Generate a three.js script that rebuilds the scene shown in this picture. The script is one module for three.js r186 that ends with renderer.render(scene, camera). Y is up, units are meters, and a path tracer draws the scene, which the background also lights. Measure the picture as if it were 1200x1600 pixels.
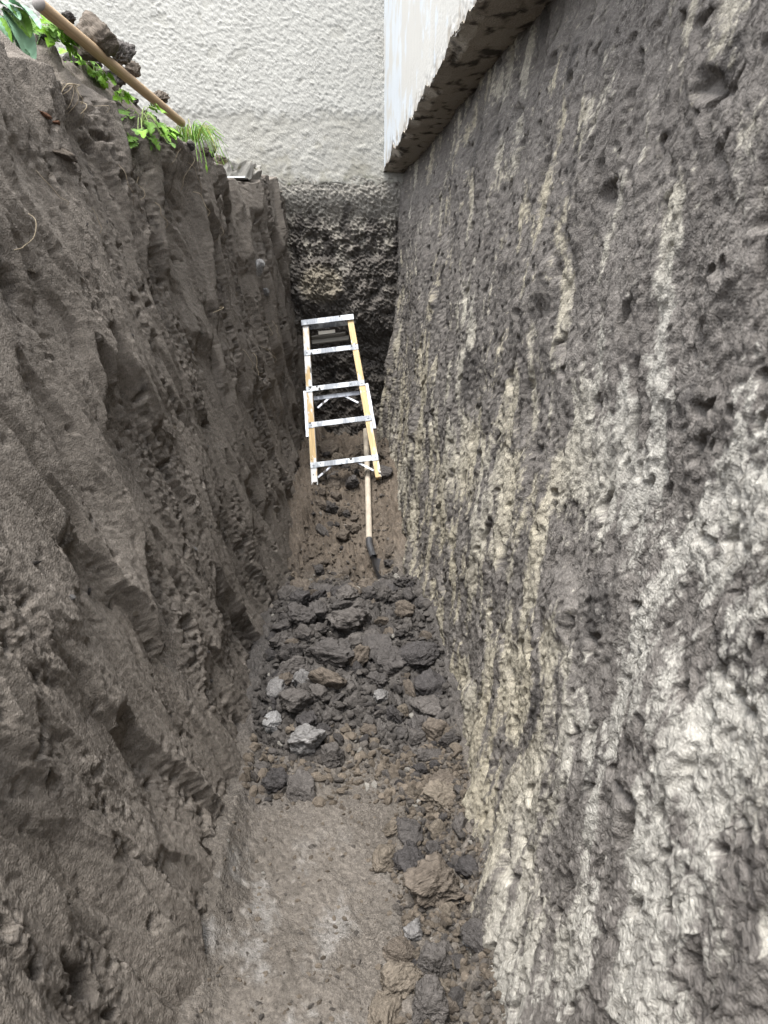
import * as THREE from 'three';
import { mergeGeometries, mergeVertices } from 'three/addons/utils/BufferGeometryUtils.js';
import { ImprovedNoise } from 'three/addons/math/ImprovedNoise.js';
import { RoundedBoxGeometry } from 'three/addons/geometries/RoundedBoxGeometry.js';

// ------------------------------------------------------------------ camera, sky, sun, exposure
const scene = new THREE.Scene();
const EYE = 1.68, PITCH = 16.7 * Math.PI / 180, FPX = 1067;
const camera = new THREE.PerspectiveCamera(2 * Math.atan(800 / FPX) * 180 / Math.PI, 0.75, 0.05, 200);
camera.position.set(0, EYE, 0);
camera.rotation.set(-PITCH, 0, 0);
camera.focus = 3.4;
camera.userData.fStop = 6;
{
  const w = 128, h = 64, data = new Float32Array(w * h * 4);
  for (let j = 0; j < h; j++) {
    const el = ((j + 0.5) / h - 0.5) * Math.PI, s = Math.max(0, Math.sin(el));
    const L = 0.5 * (1 + 2 * s);                    // even bright overcast, brighter overhead
    for (let i = 0; i < w; i++) data.set([L * 0.97, L * 1.0, L * 1.06, 1], (j * w + i) * 4);
  }
  const sky = new THREE.DataTexture(data, w, h, THREE.RGBAFormat, THREE.FloatType);
  sky.mapping = THREE.EquirectangularReflectionMapping;
  sky.minFilter = sky.magFilter = THREE.LinearFilter; sky.needsUpdate = true;
  scene.background = sky; scene.environment = sky;
}
const sun = new THREE.DirectionalLight(new THREE.Color(1, 0.96, 0.9), 1.5);
sun.position.set(-1.7, 9, 0); sun.target.position.set(0, 0, -3);
sun.castShadow = true; sun.shadow.radius = 45; sun.shadow.mapSize.set(2048, 2048);
Object.assign(sun.shadow.camera, { left: -7, right: 7, top: 7, bottom: -7, near: 0.5, far: 30 });
scene.add(sun, sun.target);
const renderer = new THREE.WebGLRenderer({ antialias: true });
renderer.toneMapping = THREE.LinearToneMapping;
renderer.toneMappingExposure = 4.2;
renderer.shadowMap.enabled = true;

// ------------------------------------------------------------------ helpers
function rng(seed) { let a = seed >>> 0; return () => { a = (a + 0x6D2B79F5) | 0; let t = Math.imul(a ^ (a >>> 15), 1 | a); t = (t + Math.imul(t ^ (t >>> 7), 61 | t)) ^ t; return ((t ^ (t >>> 14)) >>> 0) / 4294967296; }; }
const PERM = new Uint8Array(512), HASH = new Float32Array(256);
{ const r = rng(11), p = [...Array(256).keys()]; for (let i = 255; i > 0; i--) { const j = Math.floor(r() * (i + 1)); [p[i], p[j]] = [p[j], p[i]]; } for (let i = 0; i < 512; i++) PERM[i] = p[i & 255]; for (let i = 0; i < 256; i++) HASH[i] = r(); }
const GX = [], GY = []; for (let i = 0; i < 16; i++) { GX.push(Math.cos(i * Math.PI / 8) * 1.5); GY.push(Math.sin(i * Math.PI / 8) * 1.5); }
function n2(x, y) {
  const xi = Math.floor(x), yi = Math.floor(y), fx = x - xi, fy = y - yi;
  const X = xi & 255, Y = yi & 255, a = PERM[X] + Y, b = PERM[X + 1] + Y;
  const u = fx * fx * fx * (fx * (fx * 6 - 15) + 10), v = fy * fy * fy * (fy * (fy * 6 - 15) + 10);
  const g00 = PERM[a & 511] & 15, g10 = PERM[b & 511] & 15, g01 = PERM[(a + 1) & 511] & 15, g11 = PERM[(b + 1) & 511] & 15;
  const p = GX[g00] * fx + GY[g00] * fy, q = GX[g10] * (fx - 1) + GY[g10] * fy, r = GX[g01] * fx + GY[g01] * (fy - 1), s = GX[g11] * (fx - 1) + GY[g11] * (fy - 1);
  const t0 = p + u * (q - p), t1 = r + u * (s - r);
  return t0 + v * (t1 - t0);
}
function fbm(x, y, o = 4, g = 0.5) { let s = 0, a = 1, t = 0; for (let i = 0; i < o; i++) { s += a * n2(x, y); t += a; a *= g; x = x * 2.03 + 17.3; y = y * 2.03 + 5.7; } return s / t; }
const perlin = new ImprovedNoise();
function n3(x, y, z) { return 1.35 * perlin.noise(x + 40, y + 40, z + 40); }
const W = { f1: 0, f2: 0, id: 0, dx: 0, dy: 0, id2: 0, dx2: 0, dy2: 0 };
function worley(x, y) {
  const xi = Math.floor(x), yi = Math.floor(y); let f1 = 9, f2 = 9, id = 0, bx = 0, by = 0, id2 = 0, cx = 0, cy = 0;
  for (let j = -1; j < 2; j++) for (let i = -1; i < 2; i++) {
    const h = PERM[(PERM[(xi + i) & 255] + ((yi + j) & 255)) & 511], dx = x - (xi + i + 0.1 + 0.8 * HASH[h]), dy = y - (yi + j + 0.1 + 0.8 * HASH[(h + 71) & 255]);
    const d = dx * dx + dy * dy;
    if (d < f1) { f2 = f1; id2 = id; cx = bx; cy = by; f1 = d; id = h; bx = dx; by = dy; } else if (d < f2) { f2 = d; id2 = h; cx = dx; cy = dy; }
  }
  W.f1 = Math.sqrt(f1); W.f2 = Math.sqrt(f2); W.id = id; W.dx = bx; W.dy = by; W.id2 = id2; W.dx2 = cx; W.dy2 = cy; return W;
}
const clamp = (x, a = 0, b = 1) => Math.min(b, Math.max(a, x));
const sst = (a, b, x) => { const t = clamp((x - a) / (b - a)); return t * t * (3 - 2 * t); };
const mix = (a, b, t) => a + (b - a) * t;
const mix3 = (a, b, t) => [mix(a[0], b[0], t), mix(a[1], b[1], t), mix(a[2], b[2], t)];
function curve(pts) { return d => { if (d <= pts[0][0]) return pts[0][1]; for (let i = 1; i < pts.length; i++) if (d <= pts[i][0]) { const t = (d - pts[i - 1][0]) / (pts[i][0] - pts[i - 1][0]); return mix(pts[i - 1][1], pts[i][1], t * t * (3 - 2 * t) * 0.5 + t * 0.5); } return pts[pts.length - 1][1]; }; }
// a pixel of the photograph (1200 x 1600) as a direction; the distance comes from a height (y) or a distance ahead (D)
function ray(px, py) { const a = (px - 600) / FPX, b = (800 - py) / FPX, c = Math.cos(PITCH), s = Math.sin(PITCH); return [a, b * c - s, c + b * s]; }
function atY(px, py, y) { const [a, u, f] = ray(px, py), k = (y - EYE) / u; return new THREE.Vector3(a * k, y, -f * k); }
function atD(px, py, D) { const [a, u, f] = ray(px, py), k = D / f; return new THREE.Vector3(a * k, EYE + u * k, -D); }

const used = {};
function numbered(n) { const k = used[n] = (used[n] ?? -1) + 1; return k ? `${n}_${String(k).padStart(3, '0')}` : n; }
function tag(o, label, category, group, kind) { if (label) o.userData.label = label; if (category) o.userData.category = category; if (group) o.userData.group = group; if (kind) o.userData.kind = kind; return o; }
function mesh(name, geo, m, parent = scene) { const o = new THREE.Mesh(geo, m); o.name = parent === scene ? numbered(name) : name; o.castShadow = o.receiveShadow = true; parent.add(o); return o; }
function group(name, pos, label, category, grp) { const g = new THREE.Group(); g.name = numbered(name); if (pos) g.position.copy(pos); scene.add(g); return tag(g, label, category, grp); }

// sheet of (us x vs) points; fn(u, v) writes OUT = position, colour, uv in metres
const OUT = new Float64Array(8);
function sheet(us, vs, fn, flip) {
  const nu = us.length, nv = vs.length, P = new Float32Array(nu * nv * 3), C = new Float32Array(nu * nv * 3), T = new Float32Array(nu * nv * 2);
  for (let j = 0, k = 0; j < nv; j++) for (let i = 0; i < nu; i++, k++) {
    fn(us[i], vs[j]);
    P[k * 3] = OUT[0]; P[k * 3 + 1] = OUT[1]; P[k * 3 + 2] = OUT[2]; C[k * 3] = OUT[3]; C[k * 3 + 1] = OUT[4]; C[k * 3 + 2] = OUT[5]; T[k * 2] = OUT[6]; T[k * 2 + 1] = OUT[7];
  }
  const I = new Uint32Array((nu - 1) * (nv - 1) * 6); let q = 0;
  for (let j = 0; j < nv - 1; j++) for (let i = 0; i < nu - 1; i++) {
    const a = j * nu + i, b = a + 1, c = a + nu, d = c + 1;
    if (flip) { I[q++] = a; I[q++] = c; I[q++] = b; I[q++] = b; I[q++] = c; I[q++] = d; } else { I[q++] = a; I[q++] = b; I[q++] = c; I[q++] = b; I[q++] = d; I[q++] = c; }
  }
  const g = new THREE.BufferGeometry();
  g.setAttribute('position', new THREE.BufferAttribute(P, 3)); g.setAttribute('color', new THREE.BufferAttribute(C, 3)); g.setAttribute('uv', new THREE.BufferAttribute(T, 2));
  g.setIndex(new THREE.BufferAttribute(I, 1)); g.computeVertexNormals(); return g;
}
const lin = (a, b, n) => Array.from({ length: n + 1 }, (_, i) => a + (b - a) * i / n);
const geoSp = (a, b, n) => Array.from({ length: n + 1 }, (_, i) => a * Math.pow(b / a, i / n));

// ------------------------------------------------------------------ materials
function grainTexture(size, fn, srgb) {
  const d = new Uint8Array(size * size * 4);
  for (let j = 0; j < size; j++) for (let i = 0; i < size; i++) { const c = fn(i / size, j / size); const k = (j * size + i) * 4; d[k] = clamp(c[0]) * 255; d[k + 1] = clamp(c[1]) * 255; d[k + 2] = clamp(c[2]) * 255; d[k + 3] = 255; }
  const t = new THREE.DataTexture(d, size, size); t.wrapS = t.wrapT = THREE.RepeatWrapping; t.magFilter = THREE.LinearFilter; t.minFilter = THREE.LinearMipmapLinearFilter; t.generateMipmaps = true;
  if (srgb) t.colorSpace = THREE.SRGBColorSpace; t.needsUpdate = true; return t;
}
const tile = (f, s) => (x, y) => { const u = x, v = y, a = f(u * s, v * s), b = f((u - 1) * s, v * s), c = f(u * s, (v - 1) * s), d = f((u - 1) * s, (v - 1) * s); return mix(mix(a, b, u), mix(c, d, u), v); };
const gr1 = tile((x, y) => fbm(x, y, 4, 0.8), 58), gr2 = tile((x, y) => fbm(x + 50, y + 9, 3, 0.7), 90), gr3 = tile((x, y) => { worley(x, y); return W.f1; }, 96);
const rg = rng(5), salt = new Float32Array(1024 * 1024).map(() => rg());
const saltAt = (x, y) => salt[(Math.floor(y * 1024) & 1023) * 1024 + (Math.floor(x * 1024) & 1023)];
const grainBump = grainTexture(1024, (x, y) => { const h = 0.62 + 0.36 * gr1(x, y) + 0.22 * gr2(x, y) - 0.28 * gr3(x, y); return [h, h, h]; });
const grainMap = grainTexture(1024, (x, y) => { const s = saltAt(x, y), h = 0.8 + 0.2 * gr2(x + 0.37, y + 0.11) + 0.16 * gr1(x + 0.2, y + 0.6) + 0.12 * (s - 0.5) + (saltAt(x * 0.4, y * 0.4) > 0.997 ? 0.3 : 0); return [h, h * 0.992, h * 0.98]; }, true);
const soil = (bump = 0.005) => new THREE.MeshPhysicalMaterial({ vertexColors: true, roughness: 0.96, specularIntensity: 0.25, map: grainMap, bumpMap: grainBump, bumpScale: bump });
const soilMat = soil(0.012), fineMat = soil(0.008), cutMat = soil(0.0075);
const plain = (c, rough = 0.8, extra = {}) => new THREE.MeshPhysicalMaterial({ color: new THREE.Color().setRGB(...c), roughness: rough, specularIntensity: 0.4, ...extra });

// ------------------------------------------------------------------ layout of the trench (metres; D = distance ahead of the camera, world z = -D)
const leftFloor = curve([[-3, -0.2], [1.24, -0.455], [2.2, -0.515], [3.4, -0.6], [4.0, -0.58], [4.6, -0.535], [5.0, -0.535], [5.6, -0.56], [6.4, -0.56]]);
const leftTop = curve([[-3, -1.55], [1.2, -1.2], [2.27, -1.1], [4.3, -0.914], [4.75, -0.87], [5.9, -0.75], [6.2, -0.73]]);
const leftTopY = curve([[-3, 2.42], [4.2, 2.42], [4.7, 2.46], [5.6, 2.6], [6.2, 2.62]]);
const rightFloor = curve([[-3, 0.75], [0.3, 0.4], [1.24, 0.313], [2.2, 0.291], [2.82, 0.262], [3.4, 0.18], [3.95, 0.07], [5.2, 0.03], [5.8, -0.02], [6.3, -0.03]]);
const rightTop = d => 0.86 - 0.119 * d;
const slabFace = d => 0.624 - 0.105 * d;
const SLAB = 2.7, BACK = 5.94;
function floorY(x, D) {
  const heap = Math.exp(-Math.pow((D - 3.15) / 0.62, 2)) * 0.21 * sst(-0.75, -0.3, x) * (1 - 0.35 * sst(0.0, 0.35, x));
  const heap2 = 0.05 * Math.exp(-Math.pow((D - 2.45) / 0.3, 2) - Math.pow((x + 0.28) / 0.25, 2));
  const ramp = 0.47 * sst(3.7, 5.15, D) + 0.1 * sst(5.1, 6, D);
  const hole = -0.13 * Math.exp(-Math.pow((D - 4.08) / 0.13, 2) - Math.pow((x + 0.13) / 0.075, 2));
  const fillL = (0.07 + 0.05 * n2(D * 2.6, 7)) * Math.pow(clamp(1 - (x - leftFloor(D)) / (0.1 + 0.05 * n2(D * 3.7, 2))), 2), fillR = (0.1 + 0.1 * n2(D * 3, 17)) * Math.pow(clamp(1 - (rightFloor(D) - x) / 0.16), 2);
  const ridge = 0.025 * Math.exp(-Math.pow((x - 0.12) / 0.1, 2)) * sst(2.3, 1.8, D);
  const lump = 0.018 * fbm(x * 3.1 + 5, D * 3.1, 3) + 0.012 * fbm(x * 11, D * 4.5 + 20, 3) + heap * 0.55 * fbm(x * 6 + 3, D * 7 + 8, 3) + ramp * 0.3 * fbm(x * 5 + 13, D * 5, 4, 0.55);
  return heap + heap2 + ramp + hole + fillL + fillR + ridge + lump;
}
const uNear = (a, b, n) => [...lin(-3, a, 14).slice(0, -1), ...geoSp(a, b, n)];

// ------------------------------------------------------------------ weedy bank: the dug face on the left
const R = { d: 0, sm: 0, k: 0 };
const facetA = (id, dx, dy) => (HASH[id] - 0.5) * 0.045 + (HASH[(id + 33) & 255] - 0.25) * 0.1 * dx - (0.2 + HASH[(id + 97) & 255]) * 0.075 * dy;
const facetB = (id, dx, dy) => (HASH[(id + 61) & 255] - 0.5) * 0.026 - 0.018 * dy + (HASH[(id + 5) & 255] - 0.5) * 0.035 * dx;
function spadeRelief(u, v) {
  const wu = u + 0.06 * n2(u * 2.1, v * 1.3 + 7) + 0.02 * n2(u * 8, v * 6), wv = v + 0.1 * n2(u * 1.7 + 31, v * 1.6) + 0.02 * n2(u * 9 + 3, v * 7);
  let d = 0.035 * n2(u * 0.9 + 3, v * 0.8 + 1) + 0.018 * n2(u * 2.2 + 9, v * 1.6 + 4); const su = u + 0.24 * v + 0.02 * n2(u * 6, v * 5);
  worley((wu + 0.24 * wv) * 4.8, wv * 1.25 + 3.3);
  const h4 = HASH[(W.id + 151) & 255], gap = W.f2 - W.f1;
  d += mix(facetA(W.id2, W.dx2, W.dy2), facetA(W.id, W.dx, W.dy), 0.5 + 0.5 * sst(0, 0.13, gap));
  let sm = (h4 > 0.2 ? 1 : 0) * sst(0.0, 0.1, gap + 0.06 * n2(u * 14, v * 9));
  worley((wu + 0.24 * wv) * 12 + 40, wv * 2.2 + 9);                       // smaller cuts
  const g2 = W.f2 - W.f1, s2 = HASH[(W.id + 19) & 255] > 0.35 ? sst(0.0, 0.1, g2 + 0.05 * n2(u * 25, v * 15)) : 0, id2 = W.id;
  d += mix(facetB(W.id2, W.dx2, W.dy2), facetB(W.id, W.dx, W.dy), 0.5 + 0.5 * sst(0, 0.2, g2));
  sm = Math.max(sm, s2 * 0.85) * sst(-0.24, -0.04, fbm(u * 3.4 + 5, v * 2.2 + 50, 5, 0.7) + 0.03); const ro = 1 - 0.92 * sm;
  // broken, crumbly ground
  d += ro * (0.016 * fbm(su * 11, v * 6, 5, 0.68) + 0.006 * Math.abs(n2(u * 34 + 5, v * 20)));
  worley(u * 36 + 0.8 * n2(u * 30, v * 30), v * 30); d -= ro * 0.007 * Math.min(1, W.f1 * W.f1 * 1.5); let kr = HASH[W.id];
  worley(u * 84 + 0.7 * n2(u * 60, v * 60), v * 76); d -= ro * 0.009 * W.f1 * W.f1; kr = 0.6 * kr + 0.4 * HASH[W.id];
  const pit = fbm(u * 8 + 11, v * 6 + 90, 3); d -= ro * 0.05 * sst(0.3, 0.5, pit);
  d += 0.007 * fbm(u * 50 + 9, v * 40, 3, 0.7) * (0.06 + ro);
  const pit2 = n2(u * 21 + 60, v * 15 + 8); d -= (0.08 + ro) * 0.028 * sst(0.5, 0.68, pit2);
  d += 0.005 * (0.5 - Math.abs(n2(su * 15 + 3, v * 1.3))) * sst(-0.3, 0.2, n2(u * 1.7, v * 1.3 + 9) + 0.2) + sm * (0.004 * n2(su * 55, v * 3) + 0.0025 * n2(u * 120, v * 9) + 0.0025 * n2(u * 70, v * 60));  // drag marks of the spade
  d -= ro * 0.024 * sst(0.42, 0.62, n2(u * 44 + 13, v * 34 + 70)) * sst(-0.1, 0.25, n2(u * 3 + 8, v * 3));
  R.d = d; R.sm = sm; R.k = HASH[id2]; R.kr = kr; return R;
}
function leftPoint(u, t) {
  const yT = leftTopY(u) + 0.03 * n2(u * 2.3, 4.4) + 0.025 * n2(u * 6.1, 9.4), fx = leftFloor(u), tx = leftTop(u) + 0.05 * n2(u * 1.9 + 4, 1.1) + 0.03 * n2(u * 5.5, 2.2);
  const over = Math.max(0, t - 1), w = Math.min(t, 1);
  let x = mix(fx, tx, w) - 0.05 * Math.sin(w * Math.PI), y = mix(-0.12, yT, w);
  x -= over * 1.6; y += sst(0, 0.15, over) * (0.03 + 0.16 * sst(4.3, 3.2, u) + 0.07 * fbm(u * 4, over * 8, 3) + 0.05 * fbm(u * 14, over * 26, 4, 0.6));
  const v = y + (over > 0 ? over * 1.6 : 0), r = spadeRelief(u, v);
  const ledge = 0.045 * sst(4.25, 4.6, u + 0.18 * n2(v * 2.6, 3.3) + 0.06 * n2(v * 9, 1)) * sst(0.3, 0.8, v);       // the cut steps back near the house
  const foot = 0.04 * sst(0.55, 0.1, v) * sst(3.0, 2.2, u) * (0.6 + n2(u * 3, 8));
  const d = r.d - ledge + foot, nx = over > 0.03 ? 0.3 : 0.93, ny = over > 0.03 ? 0.95 : 0.36;
  return [x + nx * d, y + ny * d * (w > 0.03 ? 1 : 0), r, v];
}
{
  const us = uNear(0.5, 6.15, 880), ts = [...lin(0, 1, 430), ...lin(1, 1.6, 110).slice(1)];
  const g = sheet(us, ts, (u, t) => {
    const [x, y, r, v0] = leftPoint(u, t), zj = (1 - 0.87 * r.sm) * (0.007 * n2(u * 30 + 4, v0 * 22) + 0.006 * n2(u * 70, v0 * 60 + 5)), v = v0, U = u; u += 1.2 * r.d;
    const patch = fbm(u * 2.2 + 8, v * 1.6 + 3, 4), fine = fbm(u * 30, v * 24, 3, 0.7), sp = n2(u * 130, v * 120);
    let c = mix3([0.18, 0.16, 0.142], [0.285, 0.255, 0.226], clamp(0.45 + 0.6 * patch + 0.25 * fine));
    const drag = fbm((u + 0.24 * v) * 17 + 7, v * 1.6, 4, 0.6); c = mix3(c, [0.36, 0.328, 0.295], 0.55 * sst(0.08, 0.4, drag)); c = mix3(c, [0.09, 0.083, 0.078], 0.5 * sst(0.12, 0.42, fbm(u * 9 + 50, v * 7, 4, 0.65)) * (1 - r.sm));
    c = mix3(c, [0.27, 0.243, 0.216], r.sm * (0.25 + 0.45 * r.k));
    const ch = sst(0.42, 0.6, fbm(u * 7 + 90, v * 4 + 20, 4, 0.6)) * sst(4.2, 4.7, u);                            // mortar crumbs near the house
    c = mix3(c, [0.42, 0.4, 0.36], ch * 0.8);
    const k = 1 + 0.25 * sp + 0.14 * fine + (1 - r.sm) * 0.6 * (r.kr - 0.5);
    OUT.set([x, y, -U + zj, c[0] * k, c[1] * k, c[2] * k, (U + 1.3 * x) / 0.6, v / 0.6]);
  });
  const o = mesh('trench_wall_left', g, cutMat); tag(o, 'grey brown spade cut earth bank with weeds along its top', null, null, 'structure');
}
console.log('left');

// ------------------------------------------------------------------ pale streaked wall: the dug face on the right, under the foundation
let crumb = 0;
function rightPoint(u, v) {
  const t = clamp(v / SLAB), x0 = mix(rightFloor(u), rightTop(u), Math.pow(t, 0.92));
  let d = 0.04 * n2(u * 1.1 + 50, v * 0.9) + 0.022 * n2(u * 3 + 5, v * 2.1 + 70);
  d -= 0.04 * sst(2.28, 2.6, v + 0.12 * fbm(u * 2.4 + 9, 3, 3)) * (1 - 0.45 * sst(4.6, 5.6, u));                   // earth fallen out below the slab
  const wu = u + 0.02 * n2(u * 6, v * 4), wv = v + 0.05 * n2(u * 4 + 9, v * 3);
  d += 0.022 * fbm(wu * 9, wv * 5, 4, 0.6) + 0.006 * n2(wu * 26 + 7, wv * 7);
  const jx = 0.9 * n2(u * 28, v * 28), jy = 0.9 * n2(u * 28 + 9, v * 28 + 4);
  worley(wu * 26 + jx, wv * 13 + jy); d -= 0.009 * W.f1 * W.f1; crumb = HASH[W.id];
  worley(wu * 66 + jy, wv * 44 + jx); d -= 0.0045 * W.f1 * W.f1 * 1.3; crumb = 0.5 * crumb + 0.5 * HASH[W.id];
  d += 0.004 * n2(u * 110, v * 60) + 0.003 * n2(u * 48 + v * 5, v * 9);
  d -= 0.045 * sst(0.5, 0.75, n2(wu * 9 + 30, wv * 6 + 4)) + 0.03 * sst(0.48, 0.75, n2(wu * 23 + 90, wv * 13 + 14));
  d += 0.02 * sst(0.45, 0.75, n2(wu * 5 + 3, wv * 2.6 + 44));
  d += 0.14 * sst(0.35, 0, v) * sst(2.4, 1.6, u) * (0.4 + 0.5 * n2(u * 3.3, 6));
  d += 0.06 * Math.exp(-Math.pow((u - 5.75) / 0.16, 2)) * sst(1.75, 1.2, v);
  return [x0 - d, v, wu, wv];
}
{
  const us = uNear(0.36, 6.2, 980), vs = lin(-0.12, 2.74, 490);
  const g = sheet(us, vs, (u, v) => {
    let [x, y, wu, wv] = rightPoint(u, v); const U = u, zj = 0.008 * n2(u * 34 + 4, v * 24) + 0.005 * n2(u * 80, v * 60 + 5), dd = 1.1 * (mix(rightFloor(u), rightTop(u), v / SLAB) - x); u += dd; wu += dd;
    const big = fbm(u * 2.1 + 4, v * 1.5 + 60, 3), streak = fbm(wu * 8 - wv * 0.9 + 0.9 * n2(u * 2.3 + 5, v * 1.9), wv * 3.3 + 7, 5, 0.55), fine = fbm(wu * 55, wv * 33, 3, 0.75), sp = n2(u * 130 + 9, v * 110);
    const low = sst(1.75, 0.35, v + 0.3 * big), near = sst(1.9, 0.9, U), band = Math.exp(-Math.pow((v - 1.25 + 0.2 * (u - 2)) / 0.5, 2));
    let m = streak * 1.45 + 0.6 * big + 0.36 * fine + 0.08 * (crumb - 0.5) + 0.12 * sp - 0.32 + 0.4 * low + 0.02 * near + 0.16 * band;
    const blob = sst(0.36, 0.6, fbm(u * 4.6 + 23, v * 2.4 + 11, 2)) * near;
    m = Math.max(m, blob * 0.7 - 0.25 + 0.5 * fine + 0.2 * sp);
    const chalk = sst(-0.06, 0.16, m);
    const warm = clamp(0.5 + 0.9 * fbm(u * 1.4 + 70, v * 1.1, 2) + 0.35 * sst(1.6, 2.4, u) - 0.4 * near);
    let c = mix3([0.152, 0.14, 0.132], [0.262, 0.245, 0.23], clamp(0.45 + 0.5 * fbm(u * 5, v * 3, 3) + 0.35 * fine));
    const dk = sst(0.2, 0.45, fbm(u * 6 + 31, v * 3.2 + 5, 3)); c = mix3(c, [0.085, 0.08, 0.078], dk * 0.7);
    c = mix3(c, mix3([0.52, 0.507, 0.468], [0.5, 0.46, 0.362], warm), chalk * clamp(0.8 + 0.35 * fbm(u * 21 + 3, v * 15, 3) + 0.15 * fine));
    const k = 1 + 0.25 * sp + 0.12 * fine + 0.18 * (crumb - 0.5);
    OUT.set([x, y, -U + zj, c[0] * k, c[1] * k, c[2] * k, (U - 1.3 * x) / 0.6, v / 0.6]);
  }, true);
  tag(mesh('trench_wall_right', g, fineMat), 'dark earth wall streaked with pale lime below the white building', null, null, 'structure');
}
console.log('right');

// ------------------------------------------------------------------ end of the trench below the house
{
  const xs = lin(-1.6, 0.6, 300), ys = lin(-0.1, 2.66, 380);
  const g = sheet(xs, ys, (x, y) => {
    const under = 0.14 * sst(1.62, 1.2, y + 0.12 * n2(x * 4, 3)) , bulge = 0.08 * Math.exp(-Math.pow((y - 1.8) / 0.3, 2));
    let d = -under + bulge * (0.7 + 0.6 * n2(x * 3 + 5, y * 2)) - 0.02;
    const lumps = fbm(x * 7 + 20, y * 6, 4, 0.55), lo = sst(2.5, 2.2, y);
    d += lo * 0.09 * lumps + (0.8 + lo) * (0.02 * fbm(x * 22, y * 20, 4, 0.65) + 0.012 * n2(x * 60, y * 55));
    d += 0.05 * sst(2.38, 2.56, y);
    worley(x * 9 + 4 + 0.6 * n2(x * 8, y * 8), y * 8); d -= lo * 0.045 * W.f1; const wid = HASH[W.id];
    worley(x * 38, y * 34); d -= 0.012 * W.f1 * W.f1;
    const boulder = Math.exp(-Math.pow((x + 0.52) / 0.2, 2) - Math.pow((y - 1.86) / 0.17, 2)); d += 0.05 * boulder;
    const fine = fbm(x * 40, y * 34, 3, 0.7), sp = n2(x * 150, y * 140);
    let c = mix3([0.11, 0.102, 0.096], [0.2, 0.184, 0.168], clamp(0.5 + 0.7 * fbm(x * 4, y * 4, 3) + 0.2 * fine));
    const conc = sst(2.36, 2.5, y + 0.12 * fbm(x * 5 + 1, y * 4, 3)), drip = sst(0.12, 0.34, fbm(x * 12 + 6, y * 3.2 + 2, 3) - 0.5 * sst(2.4, 1.55, y) + 0.25);
    c = mix3(c, [0.38, 0.36, 0.32], 0.85 * drip * clamp(0.7 + fine) * sst(1.4, 1.7, y));
    c = mix3(c, [0.32, 0.29, 0.235], sst(0.35, 0.6, boulder + 0.2 * fine) * 0.85);
    c = mix3(c, [0.4, 0.385, 0.35], conc * clamp(0.8 + 0.5 * fine));
    const k = 1 + 0.18 * sp + 0.12 * fine;
    OUT.set([x, y, -(BACK + 0.03 - d), c[0] * k, c[1] * k, c[2] * k, x / 0.5, y / 0.5]);
  });
  tag(mesh('trench_end', g, soilMat), 'rough dark earth and rubble at the end of the trench', null, null, 'structure');
  // the trench goes on behind the camera to a plain dug end
  const g2 = sheet(lin(-1.8, 1.5, 60), lin(-0.1, 2.5, 50), (x, y) => { const d = 0.06 * fbm(x * 4, y * 4, 4), c = 1 + 0.3 * fbm(x * 9, y * 9, 3); OUT.set([x, y, 2.95 + d, 0.13 * c, 0.118 * c, 0.105 * c, x * 2, y * 2]); }, true);
  tag(mesh('trench_end', g2, soilMat), 'dug earth face closing the trench behind the viewer', null, null, 'structure');
}

// ------------------------------------------------------------------ trench floor
{
  const us = uNear(0.45, 6.2, 700), xs = lin(-0.82, 0.66, 220);
  const g = sheet(us, xs, (D, x) => {
    let y = floorY(x, D);
    const loose = Math.max(sst(0.0, 0.13, x + 0.05 * n2(D * 3, 5)) * sst(2.6, 2.2, D), sst(2.0, 2.35, D + 0.2 * n2(x * 4, 7)) * sst(3.95, 3.7, D), 0.95 * sst(3.85, 4.1, D));
    y += (0.35 + loose) * 0.02 * fbm(x * 16, D * 16, 4, 0.6);
    worley(x * 26 + n2(D * 8, x * 8), D * 26); y -= (0.08 + loose) * 0.03 * W.f1 * W.f1 * 1.3; const kc = HASH[W.id];
    worley(x * 64, D * 64); y -= (0.45 + loose) * 0.010 * W.f1 * W.f1 * 1.3; const kd = HASH[W.id];
    y += 0.006 * n2(x * 55, D * 55);
    const fine = fbm(x * 36, D * 36, 3, 0.7), sp = n2(x * 95, D * 95), patch = fbm(x * 3.4 + 2, D * 3.4 + 3, 4);
    let c = mix3([0.145, 0.13, 0.115], [0.225, 0.203, 0.182], clamp(0.45 + 0.7 * patch + 0.2 * fine));
    c = mix3(c, [0.12, 0.113, 0.11], sst(2.05, 2.5, D + 0.55 * patch) * sst(4.0, 3.7, D) * 0.85);
    const red = sst(3.8, 4.2, D); c = mix3(c, [0.19, 0.152, 0.118], red * 0.8 * clamp(0.8 + 0.5 * fine));
    const lime = sst(0.0, 0.38, fbm(x * 7 + 31, D * 5 + 8, 4, 0.6) + 0.35 * fine) * sst(0.08, -0.08, x) * sst(2.0, 1.6, D);
    c = mix3(c, [0.36, 0.35, 0.34], lime * 0.55);
    const k = 1 + 0.25 * sp + 0.15 * fine + 0.3 * (kc - 0.5) * loose + 0.35 * (kd - 0.5);
    OUT.set([x, y, -D, c[0] * k, c[1] * k, c[2] * k, x / 0.5, D / 0.5]);
  }, true);
  tag(mesh('trench_floor', g, soilMat), 'trodden brown soil on the floor of the trench', null, null, 'structure');
}
console.log('floor');

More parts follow.
